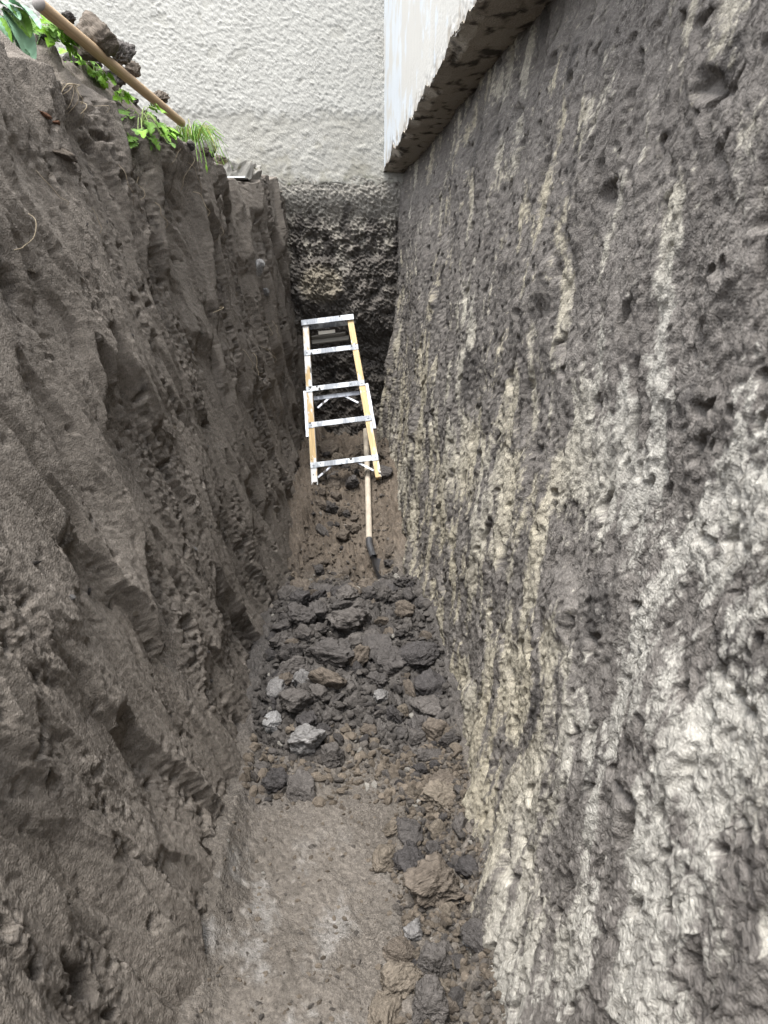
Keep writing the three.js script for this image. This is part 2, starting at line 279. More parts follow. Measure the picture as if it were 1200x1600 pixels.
// ------------------------------------------------------------------ yard ground beside and behind the trench
{
  const f = (x, z) => 2.34 + 0.05 * fbm(x * 0.9, z * 0.9, 4) + 0.02 * fbm(x * 6, z * 6, 3);
  const col = (x, z) => { const c = 1 + 0.3 * fbm(x * 3, z * 3, 3); return [0.14 * c, 0.13 * c, 0.1 * c, x * 2, z * 2]; };
  const gA = sheet(lin(-40, -1.62, 160), lin(-BACK - 0.1, 40, 180), (x, z) => OUT.set([x, f(x, z), z, ...col(x, z)]), true);
  const gB = sheet(lin(-1.62, 40, 120), lin(2.9, 40, 110), (x, z) => OUT.set([x, f(x, z), z, ...col(x, z)]), true);
  tag(mesh('ground', mergeGeometries([gA, gB]), soilMat), 'bare yard soil around the trench', null, null, 'structure');
}

// ------------------------------------------------------------------ house with stucco wall across the end
{
  const house = group('house_wall', new THREE.Vector3(-1.5, 2.56, -BACK), 'rough off white stucco house wall closing off the trench end', 'wall');
  const X0 = -3.2, X1 = 0.35, Y0 = 2.53, Y1 = 4.75;
  const g = sheet(lin(X0, X1, 500), lin(Y0, Y1, 330), (x, y) => {
    const edge = 3.12 + 0.09 * fbm(x * 3.1 + 2, 5, 4) + 0.07 * fbm(x * 9, y * 5, 3);                                    // the thick coat has flaked off below this line
    const thick = sst(-0.05, 0.03, y - edge + 0.06 * fbm(x * 20, y * 20, 3, 0.6)), flake = sst(0.3, 0.34, fbm(x * 4.2 + 40, y * 3.6 + 9, 4)) * sst(2.8, 3.1, y);
    worley(x * 46 + 0.9 * n2(x * 22, y * 22), y * 48 + 0.9 * n2(x * 22 + 7, y * 22)); const dome = Math.max(0, 1 - W.f1 * W.f1 * 1.6) * (0.3 + 0.9 * HASH[W.id]);
    const worm = 0.55 * dome + 0.45 * (0.5 + fbm(x * 30, y * 30, 3, 0.6)), coat = clamp(thick - 0.6 * flake);
    let d = 0.006 * fbm(x * 1.5, y * 1.5, 3) + coat * (0.003 + 0.010 * worm) + (1 - coat) * (0.008 * fbm(x * 18, y * 18, 5, 0.7) + 0.005 * sst(0.1, 0.3, fbm(x * 5 + 8, y * 7, 4)));
    d += 0.0025 * n2(x * 110, y * 110) - 0.12 * sst(2.63, 2.53, y + 0.07 * fbm(x * 7, y * 7, 4, 0.6));
    const fine = fbm(x * 30, y * 30, 3, 0.7), sp = n2(x * 140, y * 140), patch = fbm(x * 2.5 + 7, y * 2.5, 3);
    let c = mix3([0.465, 0.466, 0.445], [0.545, 0.547, 0.525], clamp(0.5 + 0.6 * patch));
    c = mix3(c, [0.4, 0.395, 0.36], (1 - coat) * clamp(0.55 + 0.6 * patch + 0.3 * fine));
    const dirt = sst(0.1, 0.45, fbm(x * 6 + 3, y * 6 + 60, 4, 0.6) + 0.3 - 1.3 * Math.max(0, y - 2.6)); c = mix3(c, [0.3, 0.29, 0.24], dirt * 0.55);
    const moss = sst(0.3, 0.5, fbm(x * 11 + 70, y * 14, 3)) * sst(2.72, 2.6, y); c = mix3(c, [0.16, 0.17, 0.09], moss * 0.7);
    const k = 1 + 0.09 * sp + 0.06 * fine;
    OUT.set([x + 1.5, y - 2.56, d, c[0] * k, c[1] * k, c[2] * k, x * 2, y * 2]);
  });
  const m = new THREE.MeshPhysicalMaterial({ vertexColors: true, roughness: 0.95, specularIntensity: 0.25, map: grainMap, bumpMap: grainBump, bumpScale: 0.003 });
  mesh('stucco_coat', g, m, house);
  const core = new THREE.BoxGeometry(14, 6, 0.3); core.translate(-3.5 + 1.5, 2.72 + 3 - 2.56, -0.19); 
  mesh('masonry', core, plain([0.43, 0.42, 0.39], 0.95, { bumpMap: grainBump, bumpScale: 0.01 }), house);
}

// ------------------------------------------------------------------ white building on the right, its footing undercut by the trench
{
  const b = group('white_building_wall', new THREE.Vector3(slabFace(3), SLAB, -3), 'smooth white painted wall on a concrete footing overhanging the trench', 'wall');
  const ox = slabFace(3), Ds = [...lin(-4, 1.9, 40).slice(0, -1), ...lin(1.9, BACK + 0.02, 430)];
  const face = sheet(Ds, [...lin(0.0, 0.35, 90), ...lin(0.35, 1.75, 90).slice(1)], (D, h) => {
    const chip = Math.max(0, 0.015 + 0.1 * fbm(D * 3.3, 3, 4, 0.55)) + 0.018 * Math.abs(fbm(D * 13, 9, 3, 0.5)), hh = h < 0.2 ? mix(chip, 0.2, h / 0.2) : h;
    const streak = n2(D * 45, h * 1.6) , fine = fbm(D * 60, h * 60, 3, 0.7);
    const d = 0.005 * fbm(D * 1.2, h * 1.2, 3) + 0.0012 * streak + 0.0015 * fine + (h < 0.12 ? 0.008 * fbm(D * 20, h * 20, 3) * (1 - h / 0.12) : 0);
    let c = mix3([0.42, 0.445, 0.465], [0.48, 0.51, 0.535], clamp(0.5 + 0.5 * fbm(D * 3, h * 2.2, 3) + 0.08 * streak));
    const dirt = sst(0.2, 0.5, fbm(D * 9, h * 5 + 4, 4, 0.65) + 0.46 - 4.2 * h + 0.2 * streak); c = mix3(c, [0.42, 0.4, 0.36], 0.75 * sst(-0.15, 0.1, fbm(D * 5 + 2, h * 4, 4, 0.6) + (D < 4.9 ? 0.2 : -0.14))); c = mix3(c, [0.26, 0.235, 0.2], 0.75 * dirt);  // cream blotches thin out near the house corner: bluish sky tint painted in
    const grey = sst(0.25, 0.55, fbm(D * 14 + 9, h * 2.5 + 4, 4, 0.6) + 0.05 * streak); c = mix3(c, [0.37, 0.36, 0.335], 0.5 * grey);
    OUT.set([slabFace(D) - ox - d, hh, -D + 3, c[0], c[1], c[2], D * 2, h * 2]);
  }, true);
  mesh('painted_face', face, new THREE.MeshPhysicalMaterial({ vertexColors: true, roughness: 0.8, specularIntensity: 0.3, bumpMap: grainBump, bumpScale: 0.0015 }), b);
  const under = sheet(Ds, lin(-0.004, 0.7, 90), (D, w) => {
    const chip = Math.max(0, 0.015 + 0.1 * fbm(D * 3.3, 3, 4, 0.55)) + 0.018 * Math.abs(fbm(D * 13, 9, 3, 0.5)), e = Math.max(0, 1 - w / 0.06);
    const board = Math.floor((D + 0.03 * n2(w * 6, D)) / 0.19), r = HASH[(board * 7) & 255], joint = Math.abs(((D / 0.19) % 1) - 0.5) > 0.47 ? 0.004 : 0;
    const d = e * chip + 0.006 * fbm(D * 12, w * 14, 4, 0.6) + joint + 0.012 * sst(0.25, 0.5, fbm(D * 7 + 4, w * 9, 3)) + r * 0.004;
    const fine = fbm(D * 40, w * 50, 3, 0.7); let c = mix3([0.5, 0.45, 0.385], [0.64, 0.59, 0.52], clamp(0.4 + 0.5 * r - 0.2 + 0.5 * fbm(D * 4, w * 16, 3) + 0.2 * fine));
    c = mix3(c, [0.08, 0.07, 0.062], sst(0.05, 0.3, fbm(D * 8 + 3, w * 10 + 1, 4, 0.6)) * 0.9);                            // earth still sticking to the concrete
    OUT.set([slabFace(D) - ox + w - 0.002, d, -D + 3, c[0], c[1], c[2], D * 2, w * 2]);
  });
  mesh('footing_underside', under, fineMat, b);
  const sh = new THREE.Shape([[slabFace(-4) + 0.02, 4], [slabFace(-4) + 5, 4], [slabFace(BACK) + 5, -BACK], [slabFace(BACK) + 0.02, -BACK]].map(([x, z]) => new THREE.Vector2(x - ox, -(z + 3))));
  const core = new THREE.ExtrudeGeometry(sh, { depth: 1.68, bevelEnabled: false }); core.rotateX(-Math.PI / 2); core.translate(0, 0.06, 0);
  mesh('masonry', core, plain([0.55, 0.55, 0.53], 0.9), b);
}
console.log('walls');

// ------------------------------------------------------------------ soil clods and stones
function clodGeometry(seed, detail, cuts, rough, flat = 1) {
  const r = rng(seed); let g = new THREE.IcosahedronGeometry(1, detail); g.deleteAttribute('uv'); g.deleteAttribute('normal'); g = mergeVertices(g, 1e-4);
  const planes = Array.from({ length: cuts }, () => [new THREE.Vector3(r() - 0.5, r() - 0.5, r() - 0.5).normalize(), 0.5 + 0.38 * r()]), s = r() * 60, p = g.attributes.position, v = new THREE.Vector3();
  const col = new Float32Array(p.count * 3), uv = new Float32Array(p.count * 2);
  for (let i = 0; i < p.count; i++) {
    v.fromBufferAttribute(p, i).normalize(); const n = v.clone();
    let k = 1 + 0.25 * n3(n.x * 1.3 + s, n.y * 1.3, n.z * 1.3);
    for (const [q, d] of planes) { const c = n.dot(q); if (c > 0.01) k = Math.min(k, d / c + 0.05 * n3(n.x * 4 + s, n.y * 4, n.z * 4)); }
    k += 0.55 * rough * (0.14 * n3(n.x * 3.3 + s, n.y * 3.3, n.z * 3.3) + 0.09 * n3(n.x * 7 + s, n.y * 7, n.z * 7) + 0.07 * n3(n.x * 15, n.y * 15 + s, n.z * 15) + 0.04 * n3(n.x * 31, n.y * 31 + s, n.z * 31));
    v.copy(n).multiplyScalar(k); v.y *= flat; p.setXYZ(i, v.x, v.y, v.z);
    const c = 1 + 0.22 * n3(n.x * 5 + s, n.y * 5 + 9, n.z * 5) + 0.18 * n3(n.x * 19 + s, n.y * 19 + 9, n.z * 19); col.set([c, c * 0.985, c * 0.97], i * 3); uv.set([n.x * 0.12 + n.z * 0.07 + s, n.y * 0.12 - n.z * 0.06 + n.x * 0.03], i * 2);
  }
  g.setAttribute('color', new THREE.BufferAttribute(col, 3)); g.setAttribute('uv', new THREE.BufferAttribute(uv, 2)); g.computeVertexNormals(); return g;
}
const bigClods = [...Array(9).keys()].map(i => clodGeometry(100 + i, 12, 5 + i % 4, 1 + 0.5 * (i % 2), [0.85, 0.72, 0.6][i % 3]));
const midClods = [...Array(10).keys()].map(i => clodGeometry(200 + i, 5, 4 + i % 4, 1.1, [0.8, 0.65, 0.5][i % 3]));
const crumbGeos = [...Array(4).keys()].map(i => clodGeometry(300 + i, 1, 7, 1.2, 0.7));
const soilTint = (r, g, b, bump = 0.012) => { const m = soil(bump); m.color.setRGB(r, g, b); return m; };
const clodMats = { dark: soilTint(0.115, 0.109, 0.108), darker: soilTint(0.09, 0.086, 0.088), grey: soilTint(0.15, 0.141, 0.137), brown: soilTint(0.18, 0.156, 0.134), tan: soilTint(0.225, 0.197, 0.165), pale: soilTint(0.29, 0.288, 0.292), white: soilTint(0.42, 0.425, 0.435), orange: soilTint(0.24, 0.13, 0.085) };
const taken = [];
function clod(geo, mat, x, D, s, label, cat, grp, name, r, tilt = 0.5, sx = 1, sz = 1, sink = 0.3) {
  const o = new THREE.Mesh(geo, mat); o.name = numbered(name); o.castShadow = o.receiveShadow = true;
  o.rotation.set((r() - 0.5) * tilt, r() * 6.28, (r() - 0.5) * tilt); o.scale.set(s * sx, s, s * sz);
  geo.boundingBox || geo.computeBoundingBox(); const half = geo.boundingBox.max.y * s;
  o.position.set(x, floorY(x, D) - 0.012 + half * (1 - 2 * sink), -D); scene.add(o); taken.push([x, D, s * Math.max(sx, sz)]); return tag(o, label, cat, grp);
}
{
  const r = rng(77);
  // [px, py, half size in px, material, geometry, label, name]: the clods the photograph shows singly
  const singles = [
    [655, 1032, 30, 'darker', 2, 'broad flat dark clod leaning against the pale wall atop the heap', 'soil_clod', 1.1, 0.9], [668, 1080, 27, 'darker', 0, 'rounded black brown clod wedged between heap and pale wall', 'soil_clod', 1, 1],
    [612, 1040, 24, 'dark', 1, 'chunky dark clod beside the broad flat clod on the heap', 'soil_clod', 1, 1], [515, 1030, 32, 'dark', 5, 'long arched slab of dark soil bridging the heap', 'soil_clod', 1.2, 0.6],
    [432, 1072, 20, 'pale', 2, 'pale grey smooth soil flake on the heap edge', 'soil_flake', 1, 0.7], [468, 1062, 18, 'pale', 3, 'small round pale grey flake high on the heap', 'soil_flake', 1, 0.8],
    [423, 1122, 19, 'white', 2, 'whitish lime coated flake at the foot of the bank', 'lime_flake', 0.7, 1.1], [478, 1156, 30, 'pale', 5, 'broad pale grey lime coated slab in front of the heap', 'soil_slab', 1, 0.9],
    [462, 1098, 30, 'grey', 8, 'thin dark slab with a deep shadow below it', 'soil_slab', 1.1, 0.8], [545, 985, 28, 'grey', 1, 'large split clod near the crest of the heap', 'soil_clod', 1, 1],
    [580, 1000, 26, 'dark', 4, 'angular dark clod at the crest of the heap', 'soil_clod', 1, 1], [500, 960, 22, 'dark', 3, 'ragged clod on the shovel side of the heap', 'soil_clod', 1, 0.9],
    [683, 1138, 18, 'brown', 6, 'smooth reddish brown stone at the base of the pale wall', 'stone', 1.1, 0.8], [632, 1106, 11, 'tan', 0, 'small tan angular stone among dark clods', 'stone', 1, 0.8],
    [597, 1086, 14, 'pale', 3, 'whitish lime speckled stone in the middle of the heap', 'stone', 1, 0.9], [655, 1130, 21, 'dark', 7, 'dark crumbly clod beside the brown stone', 'soil_clod', 1, 1],
    [640, 1070, 17, 'brown', 2, 'flat narrow brown shard lying under the broad dark clod', 'soil_flake', 1.3, 0.5], [686, 1240, 24, 'tan', 1, 'pale tan clod with a dark hollow beneath it', 'soil_clod', 1, 0.9],
    [692, 1212, 18, 'brown', 4, 'brown clod just above the pale tan clod', 'soil_clod', 1, 1], [640, 1292, 22, 'dark', 4, 'spiky dark clod in the loose row on the floor', 'soil_clod', 1, 0.8],
    [684, 1292, 15, 'tan', 6, 'upright narrow tan clod in the loose row', 'soil_clod', 0.7, 1], [604, 1336, 19, 'tan', 0, 'tan blocky clod next to a near black one', 'soil_clod', 1, 0.9],
    [641, 1340, 21, 'darker', 1, 'near black clod next to a tan blocky one', 'soil_clod', 1, 0.9], [676, 1388, 38, 'brown', 3, 'largest brown boulder like clod of the loose row', 'soil_clod', 1, 1],
    [648, 1446, 14, 'pale', 6, 'small pale grey stone in the loose row', 'stone', 1, 0.9], [628, 1476, 23, 'brown', 2, 'brown clod with a deep gap under its edge', 'soil_clod', 1, 0.9],
    [620, 1528, 28, 'tan', 7, 'knobbly tan clod standing on the trodden floor edge', 'soil_clod', 0.95, 1], [676, 1500, 22, 'grey', 0, 'grey clod beside the knobbly tan clod', 'soil_clod', 1, 1],
    [668, 1562, 26, 'grey', 3, 'wide grey clod near the shaded end of the loose row', 'soil_clod', 1.1, 1], [600, 1580, 24, 'tan', 5, 'flat light tan clod lying on trodden soil', 'soil_clod', 1.2, 0.8],
    [728, 1462, 6, 'white', 2, 'tiny white shard on brown soil by the pale wall', 'lime_shard', 1, 0.7], [605, 790, 18, 'brown', 1, 'reddish brown clod beside the shovel handle', 'soil_clod', 1, 0.9],
    [600, 820, 14, 'dark', 4, 'dark clod below the reddish brown one by the shovel', 'soil_clod', 1, 0.9], [512, 705, 17, 'brown', 6, 'brown block of earth behind the ladder steps', 'soil_clod', 1, 1],
    [530, 722, 14, 'tan', 3, 'small tan stone behind the lowest ladder step', 'stone', 1, 0.7], [520, 1180, 20, 'grey', 0, 'grey clod in front of the lime coated slab', 'soil_clod', 1, 0.8],
    [430, 1215, 22, 'darker', 7, 'dark overhanging clod with a white fleck by the bank', 'soil_clod', 1, 0.9], [470, 1230, 22, 'grey', 4, 'squat grey clod at the front of the heap', 'soil_clod', 1, 0.9],
    [575, 1130, 13, 'brown', 8, 'brown flake pressed into the smooth scrape on the heap', 'soil_flake', 1, 0.8],
  ];
  for (const [px, py, hp, m, gi, label, name, sx, sz] of singles) {
    let p = atY(px, py, 0.1); for (let i = 0; i < 6; i++) p = atY(px, py, floorY(p.x, -p.z) + 0.02);
    const depth = p.distanceTo(camera.position) * 0.96;
    clod(bigClods[gi % 9], clodMats[m], p.x, -p.z, hp * depth / FPX * 1.12, label, name.split('_').pop(), null, name, r, 0.9, sx, sz, 0.25);
  }
  const free = (x, D, s, k = 0.75) => taken.every(([a, b, c]) => Math.hypot(a - x, b - D) > (c + s) * k);
  const fill = (n, tries, pick, sizes, mats, label, grp) => { let c = 0; for (let i = 0; i < tries && c < n; i++) { const [x, D] = pick(); const s = mix(sizes[0], sizes[1], Math.pow(r(), 1.9)); if (D > 3.85 && x > -0.2 && x < 0.03) continue; if (x < leftFloor(D) + s * 0.6 || x > rightFloor(D) - s * 0.6 || !free(x, D, s, 0.5)) continue; const g = (s > 0.03 ? bigClods : midClods); const mn = mats[Math.floor(r() * mats.length)]; clod(g[Math.floor(r() * g.length)], clodMats[mn], x, D, s, `${s > 0.045 ? 'large' : s > 0.028 ? 'medium' : 'small'} ${{ dark: 'dark grey', darker: 'blackish', grey: 'grey', brown: 'brown', tan: 'tan' }[mn]} ${label}`, 'clod', grp, 'soil_clod', r, 2.2, 0.8 + 0.5 * r(), 0.7 + 0.4 * r(), 0.12 + 0.26 * r()); c++; } };
  fill(150, 9000, () => [mix(-0.65, 0.3, r()), mix(2.3, 3.72, Math.pow(r(), 0.75))], [0.022, 0.095], ['dark', 'dark', 'dark', 'darker', 'darker', 'grey', 'grey', 'grey', 'brown'], 'broken clod in the dark heap across the trench floor', 'clods of the dark heap');
  fill(105, 6000, () => { const D = mix(1.1, 2.5, r()); return [0.13 + 0.1 * (r() + r() - 1) * (1 + 0.3 * D) + 0.02 * D, D]; }, [0.009, 0.042], ['grey', 'grey', 'brown', 'tan', 'dark', 'dark', 'darker'], 'crumbly clod in the loose row along the pale wall', 'clods of the loose row');
  fill(48, 3000, () => [mix(-0.6, 0.08, Math.pow(r(), 0.7)), mix(3.95, 5.6, r())], [0.015, 0.07], ['brown', 'brown', 'dark', 'grey'], 'earth clod on the slope below the ladder', 'clods on the slope');
  fill(24, 2000, () => [mix(-0.52, -0.1, r()), mix(1.95, 2.4, r())], [0.01, 0.028], ['dark', 'grey', 'brown'], 'clod strewn before the heap beside the bank', 'clods before the heap');
}
// crumbs nobody could count
{
  const r = rng(909), crumbs = new THREE.Group(); crumbs.name = 'soil_crumbs'; tag(crumbs, 'fine crumbs of loose soil scattered over the trench floor', 'soil crumbs', null, 'stuff'); scene.add(crumbs);
  const N = 3400, m4 = new THREE.Matrix4(), q = new THREE.Quaternion(), e = new THREE.Euler(), c = new THREE.Color();
  crumbGeos.forEach((g, gi) => {
    const im = new THREE.InstancedMesh(g, soilTint(1, 1, 1, 0.004), N); im.material.flatShading = true; im.name = 'crumb'; im.castShadow = im.receiveShadow = true; im.userData.kind = 'stuff';
    for (let i = 0; i < N; i++) {
      let x, D; const z = r();
      if (z < 0.45) { D = mix(2.0, 3.95, r()); x = mix(leftFloor(D), rightFloor(D), r()); } else if (z < 0.72) { D = mix(1.0, 2.3, r()); x = mix(0.02, rightFloor(D), Math.pow(r(), 0.8)); } else if (z < 0.88) { D = mix(3.9, 5.8, r()); x = mix(leftFloor(D), rightFloor(D), r()); } else { D = mix(0.9, 2.3, r()); x = mix(leftFloor(D), 0.1, r()); }
      const s = (z > 0.88 ? 0.0035 : z < 0.45 ? 0.006 : 0.005) * (0.6 + (z < 0.45 ? 3.4 : 2.6) * Math.pow(r(), 3));
      m4.compose(new THREE.Vector3(x, floorY(x, D) - 0.008 + s * 0.4, -D), q.setFromEuler(e.set(r() * 6, r() * 6, r() * 6)), new THREE.Vector3(s, s * (0.6 + 0.4 * r()), s * (0.7 + 0.5 * r()))); im.setMatrixAt(i, m4);
      const t = r(), k = 0.75 + 0.5 * r(); const b = t < 0.02 ? [0.34, 0.33, 0.31] : (D + 0.5 * fbm(x * 3.4 + 2, D * 3.4 + 3, 4) > 2.3 && D < 3.9) ? [0.115, 0.108, 0.104] : t < 0.3 ? [0.13, 0.12, 0.112] : [0.2, 0.172, 0.143]; c.setRGB(b[0] * k, b[1] * k, b[2] * k); im.setColorAt(i, c);
    }
    crumbs.add(im);
  });
}
console.log('clods');

// ------------------------------------------------------------------ ladder
const splat = new Float32Array(600).map((_, i) => rng(4000 + i)());
function paintTexture(base, paint, cover, dark, seed) {
  const r = rng(seed), spots = Array.from({ length: 170 }, () => [r(), r(), 0.004 + 0.022 * Math.pow(r(), 3), r()]);
  return grainTexture(256, (x, y) => {
    const gr = 0.9 + 0.1 * n2(x * 60, y * 5) + 0.06 * n2(x * 120, y * 12); let c = base.map(b => b * gr);
    const cv = sst(cover - 0.1, cover + 0.1, 0.5 + 0.8 * fbm(x * 6 + seed, y * 5, 4, 0.6)); c = mix3(c, paint, 1 - cv);
    for (const [a, b, s, k] of spots) { const d = Math.hypot(a - x, (b - y)); if (d < s) c = k < dark ? [0.22, 0.21, 0.2] : paint; }
    return c;
  }, true);
}
const woodMat = new THREE.MeshPhysicalMaterial({ roughness: 0.65, specularIntensity: 0.4, map: paintTexture([0.82, 0.72, 0.54], [0.8, 0.8, 0.79], 0.34, 0.12, 3) });
const woodWhite = new THREE.MeshPhysicalMaterial({ roughness: 0.7, specularIntensity: 0.4, map: paintTexture([0.82, 0.71, 0.53], [0.8, 0.8, 0.8], 0.54, 0.12, 8) });
const stepMat = new THREE.MeshPhysicalMaterial({ roughness: 0.6, specularIntensity: 0.4, map: paintTexture([0.64, 0.66, 0.69], [0.8, 0.82, 0.84], 0.5, 0.7, 21) });
const alu = new THREE.MeshPhysicalMaterial({ roughness: 0.45, metalness: 0.5, map: paintTexture([0.66, 0.67, 0.7], [0.8, 0.81, 0.83], 0.4, 0.4, 33) });
const steel = plain([0.1, 0.1, 0.105], 0.4, { metalness: 0.6, bumpMap: grainBump, bumpScale: 0.001 });
function box(w, h, d, x = 0, y = 0, z = 0, rz = 0, rad = 0.003) { const g = new RoundedBoxGeometry(w, h, d, 2, Math.min(rad, w * 0.4, h * 0.4, d * 0.4)); if (rz) g.rotateZ(rz); g.translate(x, y, z); const p = g.attributes.position, n = g.attributes.normal, uv = g.attributes.uv; for (let i = 0; i < p.count; i++) uv.setXY(i, (Math.abs(n.getX(i)) > 0.7 ? p.getZ(i) : p.getX(i)) * 1.7 + 0.3, (Math.abs(n.getY(i)) > 0.7 ? p.getZ(i) : p.getY(i)) * 0.8); return g; }
{
  const fl = atD(492, 757, 4.8), fr = atD(592, 750, 4.83), tl = atD(478, 507, 5.47), tr = atD(547, 500, 5.47);
  const mf = fl.clone().add(fr).multiplyScalar(0.5), mt = tl.clone().add(tr).multiplyScalar(0.5);
  const Y = mt.clone().sub(mf), L = Y.length(); Y.normalize();
  let X = fr.clone().sub(fl).normalize().add(tr.clone().sub(tl).normalize()).normalize(); X.addScaledVector(Y, -X.dot(Y)).normalize(); const Z = X.clone().cross(Y);
  const wb = fl.distanceTo(fr) / 2, wt = tl.distanceTo(tr) / 2;
  const lad = group('step_ladder', mf, 'paint splattered wooden step ladder with white steps leaning at the trench end', 'ladder');
  lad.quaternion.setFromRotationMatrix(new THREE.Matrix4().makeBasis(X, Y, Z));
  const hw = t => mix(wb, wt, t), ang = Math.atan((wb - wt) / L);
  for (const s of [-1, 1]) mesh('rail', box(0.046, L / Math.cos(ang), 0.06, s * (wb + wt) / 2, L / 2, 0, s * ang), s < 0 ? woodWhite : woodMat, lad);
  // measured up the rails: share of the length of each step
  const ts = [0.115, 0.355, 0.575, 0.805];
  for (const t of ts) { const y = t * L, w = 2 * hw(t) - 0.045; const st = mesh('step', mergeGeometries([box(w, 0.04, 0.008, 0, y, 0.034), box(w, 0.008, 0.07, 0, y + 0.016, 0.0), box(0.05, 0.045, 0.005, -hw(t) + 0.002, y, 0.0325), box(0.05, 0.045, 0.005, hw(t) - 0.002, y, 0.0325)]), stepMat, lad); mesh('rivet', mergeGeometries([-1, 1].map(s => new THREE.SphereGeometry(0.006, 8, 6).translate(s * (hw(t)), y, 0.036))), alu, st); }
  mesh('top_cap', mergeGeometries([box(2 * wt + 0.06, 0.03, 0.11, 0, L + 0.005, -0.01), box(2 * wt + 0.06, 0.03, 0.006, 0, L - 0.012, 0.045)]), stepMat, lad);
  mesh('bucket_shelf', mergeGeometries([box(2 * wt - 0.05, 0.035, 0.02, 0, L - 0.1, -0.1), box(2 * wt - 0.08, 0.012, 0.1, -0.01, L - 0.075, -0.1)]), plain([0.16, 0.15, 0.13], 0.8), lad);
  mesh('label_plate', box(0.13, 0.028, 0.003, -0.02, L - 0.06, -0.04), plain([0.62, 0.58, 0.5], 0.7), lad);
  for (const [y, z] of [[ts[0] * L - 0.03, 0.02], [ts[2] * L - 0.062, -0.04]]) for (const s of [-1, 1]) mesh('brace', box(0.016, 0.13, 0.005, s * (hw(0.1) - 0.075 - (z < 0 ? 0.05 : 0)), y - 0.025, z, s * 1.0 * (z > 0 ? -1 : -1) * -0.95), alu, lad);
  // folded rear frame of aluminium channel
  for (const q of [-1, 1]) mesh('rear_leg', box(0.026, 0.37, 0.03, q * (hw(0.43) + 0.036), ts[2] * L - 0.17, -0.03, q * ang), alu, lad);
  mesh('crossbar', box(2 * hw(0.55) + 0.05, 0.034, 0.012, 0, ts[2] * L - 0.046, -0.04), alu, lad);
}

// ------------------------------------------------------------------ shovel
const limbMat = grainTexture(256, (x, y) => { const g = 0.9 + 0.08 * n2(x * 30, y * 3) + 0.06 * n2(x * 90, y * 8), d = sst(0.2, 0.5, fbm(x * 5 + 9, y * 4, 4)); return [mix(0.72, 0.5, d * 0.6) * g, mix(0.62, 0.42, d * 0.6) * g, mix(0.5, 0.34, d * 0.6) * g]; }, true);
const handleMat = new THREE.MeshPhysicalMaterial({ roughness: 0.6, specularIntensity: 0.35, map: limbMat });
const paleHandle = new THREE.MeshPhysicalMaterial({ roughness: 0.65, specularIntensity: 0.35, map: grainTexture(128, (x, y) => { const g = 0.92 + 0.08 * n2(x * 20, y * 3) + 0.05 * n2(x * 60, y * 9); return [0.72 * g, 0.68 * g, 0.62 * g]; }, true) });
{
  const tip = atD(590, 902, 3.95), low = atD(577, 850, 4.22), end = atD(571, 672, 5.5);
  const g = group('shovel', tip, 'long handled black bladed shovel stuck in the soil under the ladder', 'shovel');
  const rel = v => v.clone().sub(tip);
  const axis = rel(end).sub(rel(low)).normalize(), sock = rel(low);
  const pts = [0, 0.33, 0.66, 1].map(t => sock.clone().lerp(rel(end), t).add(new THREE.Vector3(0.004 * Math.sin(t * 3), 0, 0)));
  mesh('handle', new THREE.TubeGeometry(new THREE.CatmullRomCurve3(pts), 24, 0.021, 14), paleHandle, g);
  const m2 = sock.clone().lerp(new THREE.Vector3(), 0.45).add(new THREE.Vector3(0.004, 0.01, 0));
  mesh('socket', new THREE.TubeGeometry(new THREE.CatmullRomCurve3([sock.clone().addScaledVector(axis, 0.05), sock, m2]), 14, 0.0225, 12), steel, g);
  // dished blade seen almost edge on
  const along = new THREE.Vector3().sub(sock).normalize(), look = new THREE.Vector3(0.3, -0.38, -0.9), side = look.clone().addScaledVector(along, -look.dot(along)).normalize(), nrm = along.clone().cross(side), P = [], I = [], nu = 14, nv = 16, Lb = m2.length() + 0.06;
  for (let f = 0; f < 2; f++) for (let j = 0; j <= nv; j++) for (let i = 0; i <= nu; i++) { const t = j / nv, s = i / nu * 2 - 1, w = 0.085 * (t < 0.55 ? mix(0.75, 1, t / 0.55) : Math.sqrt(Math.max(0, 1 - Math.pow((t - 0.55) / 0.47, 2))) ); const p = m2.clone().addScaledVector(along, t * Lb - 0.01).addScaledVector(side, s * w).addScaledVector(nrm, 0.03 * s * s - 0.012 * Math.sin(t * 3) + f * 0.003); P.push(p.x, p.y, p.z); }
  const q = (nu + 1) * (nv + 1); for (let f = 0; f < 2; f++) for (let j = 0; j < nv; j++) for (let i = 0; i < nu; i++) { const a = f * q + j * (nu + 1) + i; f ? I.push(a, a + 1, a + nu + 1, a + 1, a + nu + 2, a + nu + 1) : I.push(a, a + nu + 1, a + 1, a + 1, a + nu + 1, a + nu + 2); }
  const bg = new THREE.BufferGeometry(); bg.setAttribute('position', new THREE.Float32BufferAttribute(P, 3)); bg.setAttribute('uv', new THREE.Float32BufferAttribute(new Float32Array(P.length / 3 * 2), 2)); bg.setIndex(I); bg.computeVertexNormals();
  mesh('blade', bg, steel, g);
}
